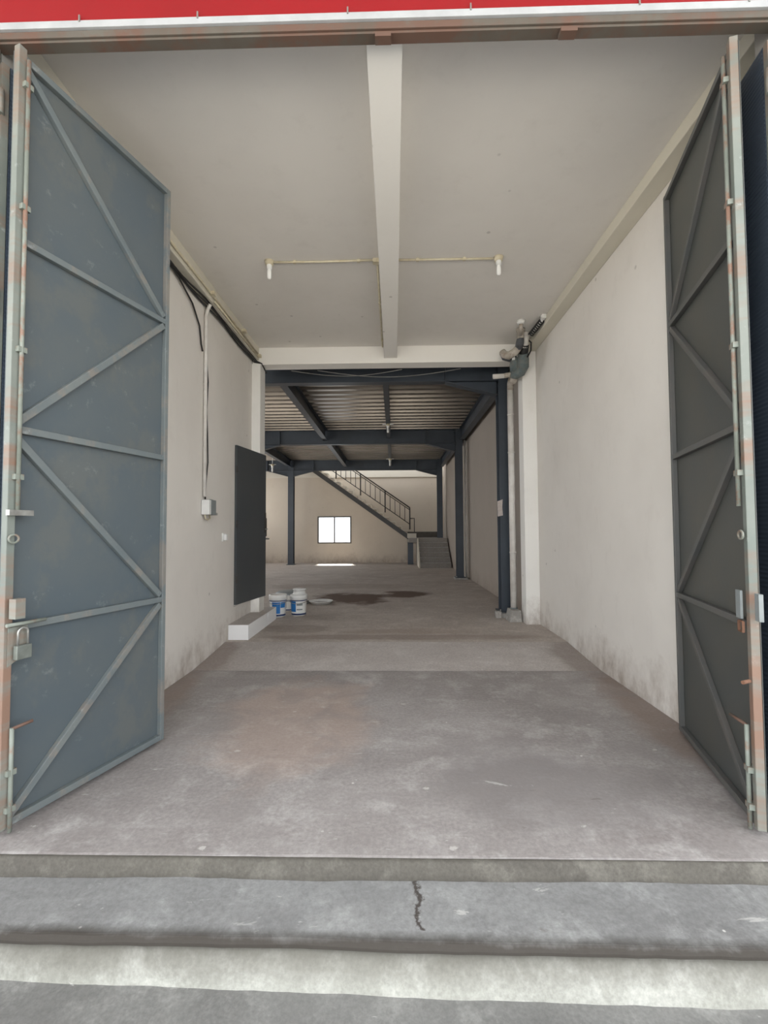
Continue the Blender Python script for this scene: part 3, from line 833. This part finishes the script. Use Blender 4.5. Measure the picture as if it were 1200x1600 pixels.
# ------------------------------------------------------------------ ceiling lamps and conduits
def lamp(x, y, z, label, s=1.0, plate=False):
    t = thing('ceiling_lamp', (x, y, z - 0.2 * s), label, 'lamp', 'bare bulb lamps')
    MB().lathe((x, y, z), [(0, -0.045 * s), (0.042 * s, -0.045 * s), (0.055 * s, 0), (0, 0)], 20).build('lamp_holder', 'conduit', t)
    if plate:
        MB().box(x - 0.15, x + 0.15, y - 0.03, y + 0.03, z - 0.025, z).build('mounting_plate', 'white_plastic', t)
        if z < 4.456:
            MB().tube([(x, y, z), (x, y, ZD)], 0.012, 8).build('stem', 'white_plastic', t)
    MB().lathe((x, y, z), [(0.030 * s, -0.045 * s), (0.030 * s, -0.095 * s), (0, -0.095 * s)], 16).build('socket', 'white_plastic', t)
    MB().lathe((x, y, z), [(0.018 * s, -0.095 * s), (0.024 * s, -0.12 * s), (0.024 * s, -0.19 * s), (0.014 * s, -0.205 * s), (0, -0.207 * s)], 16).build('bulb', 'bulb', t)
LY = 5.04
lamp(-1.385, LY, ZC, 'bare bulb on a cream ceiling holder, left of the white beam')
lamp(1.18, LY, ZC, 'bare bulb on a cream ceiling holder, right of the white beam')
lamp(-0.15, 12.31, 4.458, 'small bulb under the middle joist, nearer bay of the rear hall', 1.15, True)
lamp(-0.15, 18.34, 4.458, 'small bulb under the middle joist, farther bay above the stairs', 1.4, True)
lamp(-5.20, 19.55, ZD - 0.30, 'small bulb hanging in the far left bay behind the charcoal door', 1.6, True)
def conduit(name, pts, r, label, clips=(), boxes=(), mat='conduit', group='cream cable conduits'):
    o0 = pts[0]
    t = thing(name, (o0[0], o0[1], min(p[2] for p in pts)), label, 'conduit', group)
    MB().tube(pts, r, 8).build('pipe', mat, t)
    for c in clips:
        MB().box(c[0] - 0.016, c[0] + 0.016, c[1] - 0.016, c[1] + 0.016, c[2] - 0.016, c[2] + 0.016).build('clip', mat, t)
    for c in boxes:
        MB().box(c[0] - 0.035, c[0] + 0.035, c[1] - 0.035, c[1] + 0.035, c[2] - 0.025, c[2] + 0.02).build('junction_box', mat, t, bevel=0.004)
    return t
conduit('cable_conduit', [(-1.33, LY, ZC - 0.013), (-0.80, LY + 0.005, ZC - 0.014), (-0.165, LY - 0.01, ZC - 0.013)], 0.012,
        'thin cream conduit across the ceiling to the left bulb', ((-1.1, LY, ZC - 0.013), (-0.38, LY, ZC - 0.013)), ((-0.185, LY, ZC - 0.02),))
conduit('cable_conduit', [(0.068, LY, ZC - 0.013), (1.125, LY + 0.005, ZC - 0.013)], 0.012,
        'thin cream conduit across the ceiling to the right bulb', ((0.28, LY, ZC - 0.013), (0.8, LY, ZC - 0.013)))
conduit('cable_conduit', [(-0.172, LY + 0.05, ZC - 0.014), (-0.172, 7.47, ZC - 0.014)], 0.012,
        'thin cream conduit along the left foot of the white ceiling beam', ((-0.172, 6.0, ZC - 0.014), (-0.172, 7.2, ZC - 0.014)))

# left wall: two conduits on the beam, the drop to the box, black cables
conduit('cable_conduit', [(-2.20, 3.6, 4.475), (-2.20, 5.45, 4.480), (-2.20, 7.44, 4.485)], 0.014,
        'upper cream conduit along the left wall beam', ((-2.205, 4.9, 4.48), (-2.205, 6.3, 4.485)), ((-2.19, 6.62, 4.54), (-2.19, 5.45, 4.49)))
conduit('cable_conduit', [(-2.20, 5.55, 4.435), (-2.20, 7.40, 4.440)], 0.013,
        'lower short cream conduit along the left wall beam', ((-2.205, 6.7, 4.44), (-2.205, 7.1, 4.44)), ((-2.19, 7.38, 4.46),))
conduit('cable_conduit', [(-2.25, 5.53, 4.395), (-2.28, 5.535, 4.34), (-2.303, 5.54, 4.26), (-2.305, 5.54, 2.02)], 0.022,
        'white conduit dropping down the left wall to the switch box', ((-2.31, 5.54, 3.4), (-2.31, 5.54, 2.6)), mat='pvc')
cb = thing('power_cable', (-2.29, 3.6, 4.3), 'bundle of black cables sagging along the top of the left wall', 'cable')
for i in range(3):
    pts = []
    for k in range(22):
        u = k / 21
        y = 3.5 + 3.98 * u
        z = 4.385 + 0.012 * i - 0.05 * math.sin(PI * min(1, max(0, (y - 3.5) / 2.0))) * (1 if y < 5.5 else 0) - 0.018 * math.sin(u * 17 + i) * 0.6
        pts.append((-2.300 + 0.018 * i + 0.006 * math.sin(u * 23 + i * 2), y, z))
    pts += [(-2.17, 7.46, 4.36), (-2.165, 7.56, 4.33), (-2.17, 7.74, 4.30)]
    MB().tube(pts, 0.011, 6).build('strand', 'cable', cb)
pts = [(-2.30, 4.3, 4.38), (-2.30, 4.8, 4.33), (-2.303, 5.15, 4.22), (-2.308, 5.36, 4.05), (-2.31, 5.42, 3.85), (-2.31, 5.46, 3.78)]
MB().tube(pts, 0.011, 6).build('strand', 'cable', cb)
cv = thing('drop_cable', (-2.31, 5.6, 2.0), 'black cable hanging loosely beside the white conduit drop', 'cable')
MB().tube([(-2.315, 5.585, 4.36), (-2.312, 5.59, 3.7), (-2.300, 5.61, 3.45), (-2.312, 5.60, 3.1), (-2.303, 5.615, 2.75), (-2.300, 5.625, 2.45), (-2.312, 5.60, 2.2), (-2.31, 5.58, 1.99)], 0.008, 6).build('strand', 'cable', cv)
sb = thing('switch_box', (-2.28, 5.6, 1.76), 'white and grey electrical switch box on the left wall', 'switch box')
MB().box(-2.325, -2.225, 5.50, 5.56, 1.80, 1.98).build('cover', 'white_plastic', sb, bevel=0.006)
MB().box(-2.325, -2.235, 5.562, 5.74, 1.80, 1.985).build('body', 'grey_plastic', sb, bevel=0.006)
MB().box(-2.325, -2.24, 5.742, 5.80, 1.80, 1.83).box(-2.325, -2.30, 5.742, 5.80, 1.83, 2.0).build('bracket', 'steel', sb)
MB().tube([(-2.29, 5.53, 1.80), (-2.285, 5.53, 1.755), (-2.28, 5.58, 1.74), (-2.28, 5.66, 1.755), (-2.29, 5.67, 1.80)], 0.010, 8).build('cable_loop', 'conduit', sb)
ws = thing('wall_socket', (-2.32, 6.26, 1.46), 'small white wall socket beside the charcoal door', 'socket')
MB().box(XL, XL + 0.018, 6.18, 6.30, 1.46, 1.57).build('plate', 'white_plastic', ws, bevel=0.004)
MB().box(XL + 0.018, XL + 0.055, 6.21, 6.27, 1.475, 1.555).build('plug', 'white_plastic', ws, bevel=0.006)

# ------------------------------------------------------------------ right corner: drain pipes
pp = thing('drain_pipe', (2.005, 7.86, 0.29), 'tall white drain pipe standing beside the white column', 'pipe')
MB().tube([(2.005, 7.86, 0.286), (2.005, 7.86, 4.02)], 0.053, 18).build('pipe', 'pvc', pp)
for z in (1.2, 2.9, 3.55):
    MB().tube([(2.005, 7.86, z), (2.005, 7.86, z + 0.025)], 0.058, 18).build('collar', 'pvc', pp)
MB().tube([(2.005, 7.86, 0.271), (2.005, 7.86, 0.292)], 0.062, 18).build('foot_ring', 'grey_plastic', pp)
MB().tube([(2.005, 7.86, 3.98), (2.005, 7.83, 4.09), (2.0, 7.73, 4.13)], [0.052, 0.058, 0.06], 14).build('elbow', 'old_pipe', pp)
tag(MB().prism([(1.885, 0.075), (2.09, 0.075), (2.075, 0.27), (1.925, 0.27)], 'y', 7.66, 7.98).build('pipe_footing', 'pad', bevel=0.01), 'pale concrete footing under the white drain pipe', 'footing')
tag(MB().box(1.845, 2.105, 8.04, 8.50, ZR - 0.01, ZR + 0.07).build('column_footing', 'pad', bevel=0.012), 'rough concrete footing under the column beside the drain pipe', 'footing')
tag(MB().box(1.86, 2.26, 14.18, 14.66, ZR - 0.01, ZR + 0.045).build('column_footing', 'pad', bevel=0.01), 'low concrete footing under the column halfway along the right wall', 'footing')
tag(MB().box(1.74, 1.84, 8.02, 8.14, ZR - 0.005, ZR + 0.11).build('rubble_block', 'pad', bevel=0.012), 'small mortar lump at the foot of the nearest navy column', 'rubble')
cl = thing('drain_pipe_cluster', (1.97, 7.3, 4.05), 'tangle of wrapped grey drain pipes and elbows under the ceiling corner', 'pipe')
MB().lathe((1.86, 6.62, ZC), [(0, -0.05), (0.05, -0.05), (0.065, 0), (0, 0)], 16).build('ceiling_cup', 'white_plastic', cl)
MB().tube([(1.86, 6.62, 4.59), (1.87, 6.66, 4.53), (1.90, 6.80, 4.50)], 0.028, 10).build('pipe', 'old_pipe', cl)
MB().lathe((1.93, 6.90, ZC), [(0, -0.14), (0.05, -0.14), (0.05, -0.03), (0.068, -0.03), (0.068, 0), (0, 0)], 16).build('pipe_socket', 'old_pipe', cl)
MB().tube([(1.935, 6.92, 4.52), (1.940, 6.98, 4.46), (1.940, 7.05, 4.40)], [0.05, 0.062, 0.062], 14).build('pipe', 'dark_wrap', cl)
MB().tube([(1.945, 7.02, 4.42), (1.90, 7.10, 4.36), (1.82, 7.18, 4.33), (1.76, 7.22, 4.36), (1.73, 7.24, 4.42)], [0.055, 0.06, 0.062, 0.06, 0.052], 14).build('trap', 'old_pipe', cl)
MB().tube([(1.74, 7.24, 4.40), (1.77, 7.26, 4.33), (1.86, 7.28, 4.31), (1.95, 7.30, 4.35)], [0.055, 0.05, 0.045, 0.04], 12).build('trap', 'dark_wrap', cl)
MB().tube([(2.03, 7.02, ZC - 0.0), (2.035, 7.05, 4.52), (2.04, 7.10, 4.42)], [0.055, 0.058, 0.062], 14).build('pipe', 'pvc', cl)
MB().tube([(2.04, 7.08, 4.46), (2.045, 7.14, 4.38), (2.03, 7.20, 4.32)], [0.066, 0.07, 0.068], 14).build('coupling', 'black', cl)
MB().tube([(2.035, 7.16, 4.36), (2.05, 7.22, 4.28), (2.06, 7.28, 4.20), (2.03, 7.33, 4.13), (1.97, 7.36, 4.10), (1.91, 7.38, 4.12)], [0.075, 0.09, 0.098, 0.095, 0.09, 0.075], 16).build('elbow', 'wrap', cl)
MB().tube([(1.93, 7.26, 4.33), (1.94, 7.30, 4.24), (1.96, 7.36, 4.14)], [0.06, 0.08, 0.08], 14).build('elbow', 'wrap', cl)
MB().tube([(2.06, 7.24, 4.22), (2.10, 7.22, 4.20)], [0.06, 0.045], 12).build('cap', 'old_pipe', cl)
MB().tube([(1.93, 7.40, 4.11), (1.80, 7.42, 4.09)], [0.042, 0.040], 12).build('pipe', 'old_pipe', cl)
MB().tube([(1.80, 7.42, 4.09), (1.62, 7.44, 4.085)], 0.038, 14).build('stub_pipe', 'pvc', cl)
MB().tube([(1.97, 7.40, 4.12), (1.975, 7.52, 4.05), (1.985, 7.60, 4.06), (1.99, 7.64, 4.08)], [0.055, 0.06, 0.06, 0.055], 14).build('outlet', 'old_pipe', cl)
for p, ax in (((2.09, 7.12, 4.40), 0), ((1.90, 7.22, 4.30), 0), ((2.10, 7.18, 4.30), 0)):
    MB().box(p[0] - 0.02, p[0] + 0.02, p[1] - 0.02, p[1] + 0.02, p[2] - 0.025, p[2] + 0.025).build('clamp', 'white_plastic', cl, bevel=0.004)
MB().tube([(2.09, 7.05, 4.52), (2.12, 7.02, 4.47), (2.125, 7.05, 4.36), (2.09, 7.12, 4.28)], 0.012, 8).build('hose', 'black', cl)
cw = thing('coiled_hose', (2.08, 6.7, 4.5), 'black and white coiled flex hanging below the ceiling corner', 'hose')
hp = []
S_, E_ = Vector((2.075, 6.88, 4.53)), Vector((2.125, 6.50, 4.575))
ax_ = (E_ - S_).normalized(); s1 = ax_.cross(Vector((0, 0, 1))).normalized(); s2 = s1.cross(ax_)
for k in range(97):
    u = k / 96
    a = u * 2 * PI * 8
    p = S_.lerp(E_, u) + (s1 * math.cos(a) + s2 * math.sin(a)) * 0.034
    hp.append(tuple(p))
MB().tube(hp, 0.010, 6).build('coil', 'black', cw)
MB().tube([tuple(S_), tuple(E_)], 0.016, 8).build('core', 'white_plastic', cw)
MB().box(2.10, 2.16, 6.42, 6.50, 4.575, ZC).build('ceiling_bracket', 'white_plastic', cw)
# thin pipe behind the middle column
tag(MB().tube([(2.23, 14.40, ZR), (2.23, 14.40, 4.4)], 0.028, 12).build('riser_pipe', 'pvc'), 'slim white pipe tucked behind the column halfway along the right wall', 'pipe')
# notice on the nearest column
nt = thing('paper_notice', (1.86, 8.19, 1.86), 'torn paper notice stuck on the nearest navy column', 'paper')
vs = [(1.83, 2.10), (1.925, 2.135), (1.915, 2.0), (1.925, 1.85), (1.835, 1.83)]
MB().prism(vs, 'y', 8.190, 8.198).build('sheet', 'paper', nt)

# loose wires under the white cross beam
lw = thing('loose_wires', (-0.3, 7.9, 4.27), 'two thin grey wires sagging below the white cross beam', 'wire')
for i, (xa, xb, sag) in enumerate(((-1.75, 0.15, 0.05), (-1.3, 1.15, 0.075))):
    pts = []
    for k in range(19):
        u = k / 18
        pts.append((xa + (xb - xa) * u, 7.78 + 0.16 * math.sin(PI * u), 4.345 - sag * math.sin(PI * u)))
    MB().tube(pts, 0.006, 6).build('wire', 'grey_wire', lw)

# ------------------------------------------------------------------ paint pails and basins
def pail(x, y, z, r, h, label, blue, rot=0.0, handle=True):
    t = thing('paint_pail', (x, y, z), label, 'pail', 'white paint pails by the door step')
    MB().lathe((x, y, z), [(0, 0), (r * 0.86, 0), (r * 0.88, 0.01), (r * 0.98, h * 0.72), (r * 0.98, h * 0.72), (r, h * 0.74), (r, h * 0.80)], 32).build('body', 'white_plastic', t)
    MB().lathe((x, y, z), [(r * 1.0, h * 0.76), (r * 1.07, h * 0.765), (r * 1.07, h * 0.965), (r * 1.03, h), (r * 0.92, h), (r * 0.90, h * 0.985), (0, h * 0.985)], 32).build('lid', 'white_plastic', t)
    MB().lathe((x, y, z), [(r * 1.0, h * 0.715), (r * 1.015, h * 0.715), (r * 1.015, h * 0.755), (r * 1.0, h * 0.755)], 32).build('dark_ring', 'pail_navy', t)
    MB().lathe((x, y, z), [(r * 0.895, h * 0.04), (r * 0.90, h * 0.04), (r * 0.915, h * 0.12), (r * 0.905, h * 0.12)], 32).build('bottom_band', 'pail_navy', t)
    # printed label wrapped on the front, in blue and white blocks
    def patch(a0, a1, h0, h1, nm, mat):
        mb = MB(); vs, fs = [], []; n = 10
        for k in range(n + 1):
            a = a0 + (a1 - a0) * k / n + rot
            for hh in (h0, h1):
                rr = r * (0.88 + 0.10 * hh / 0.72) + 0.0025
                vs.append((x + rr * math.cos(a), y + rr * math.sin(a), z + h * hh))
        for k in range(n):
            fs.append((2 * k, 2 * k + 2, 2 * k + 3, 2 * k + 1))
        mb.add(vs, fs, True).build(nm, mat, t)
    for (a0, a1, h0, h1, m_) in blue:
        patch(math.radians(a0), math.radians(a1), h0, h1, 'printed_label', m_)
    if handle:
        pts = [(x + r * 1.03 * math.cos(math.radians(a)), y + r * 1.03 * math.sin(math.radians(a)), z + h * (0.74 - 0.13 * math.sin(math.radians(a + 90) if a > -90 else PI / 2) * 0)) for a in range(-160, 1, 16)]
        pts = []
        for k in range(13):
            a = -PI + PI * k / 12
            pts.append((x + r * 1.10 * math.cos(a) * 1.0, y + r * 1.10 * math.sin(a) * 0.98, z + h * (0.72 - 0.12 * math.sin(-a))))
        MB().tube(pts, 0.005, 6).build('handle', 'steel', t)
    return t
pail(-2.085, 8.25, ZR, 0.150, 0.385, 'left white paint pail with wide blue print, beside the white step',
     ((-120, -60, 0.16, 0.68, 'pail_blue'), (-58, -20, 0.42, 0.68, 'pail_blue'), (-150, -124, 0.16, 0.68, 'white_plastic')))
pail(-1.735, 8.36, ZR, 0.145, 0.370, 'right white paint pail carrying a small tub on its lid',
     ((-165, -100, 0.20, 0.70, 'pail_blue'), (-94, -50, 0.50, 0.60, 'grey_plastic'), (-94, -50, 0.28, 0.34, 'grey_plastic')))
pail(-2.03, 8.86, ZR, 0.125, 0.26, 'smaller white pail standing behind between the two front pails', ((-130, -100, 0.2, 0.6, 'grey_plastic'),), handle=False)
tb = thing('plastic_tub', (-1.725, 8.37, ZR + 0.37), 'small white tub upturned on the right paint pail', 'tub')
MB().lathe((-1.725, 8.37, ZR + 0.3705), [(0.122, 0), (0.122, 0.014), (0.112, 0.016), (0.104, 0.080), (0.118, 0.082), (0.118, 0.098), (0, 0.10)], 28).build('body', 'white_plastic', tb)
gb = thing('grey_basin', (-2.28, 9.75, ZR), 'upturned grey plastic basin behind the paint pails', 'basin')
MB().lathe((-2.20, 9.75, ZR), [(0.40, 0), (0.40, 0.02), (0.36, 0.03), (0.30, 0.22), (0.26, 0.245), (0, 0.25)], 32).build('body', 'grey_plastic', gb)
MB().lathe((-2.20, 9.75, ZR), [(0.405, 0.0), (0.42, 0.0), (0.42, 0.022), (0.40, 0.022)], 32).build('rim', 'grey_plastic', gb)
bs = thing('shallow_basin', (-1.53, 9.62, ZR), 'shallow white basin lying on the damp floor right of the pails', 'basin')
MB().lathe((-1.53, 9.62, ZR), [(0, 0.004), (0.19, 0.004), (0.235, 0.055), (0.25, 0.058), (0.245, 0.066), (0.228, 0.062), (0.185, 0.014), (0, 0.012)], 36).build('bowl', 'white_plastic', bs)
MB().lathe((-1.53, 9.62, ZR), [(0, 0.022), (0.188, 0.022)], 36).build('water', plain('muddy_water', L(120, 96, 78), L(140, 116, 96), 0.05), bs)
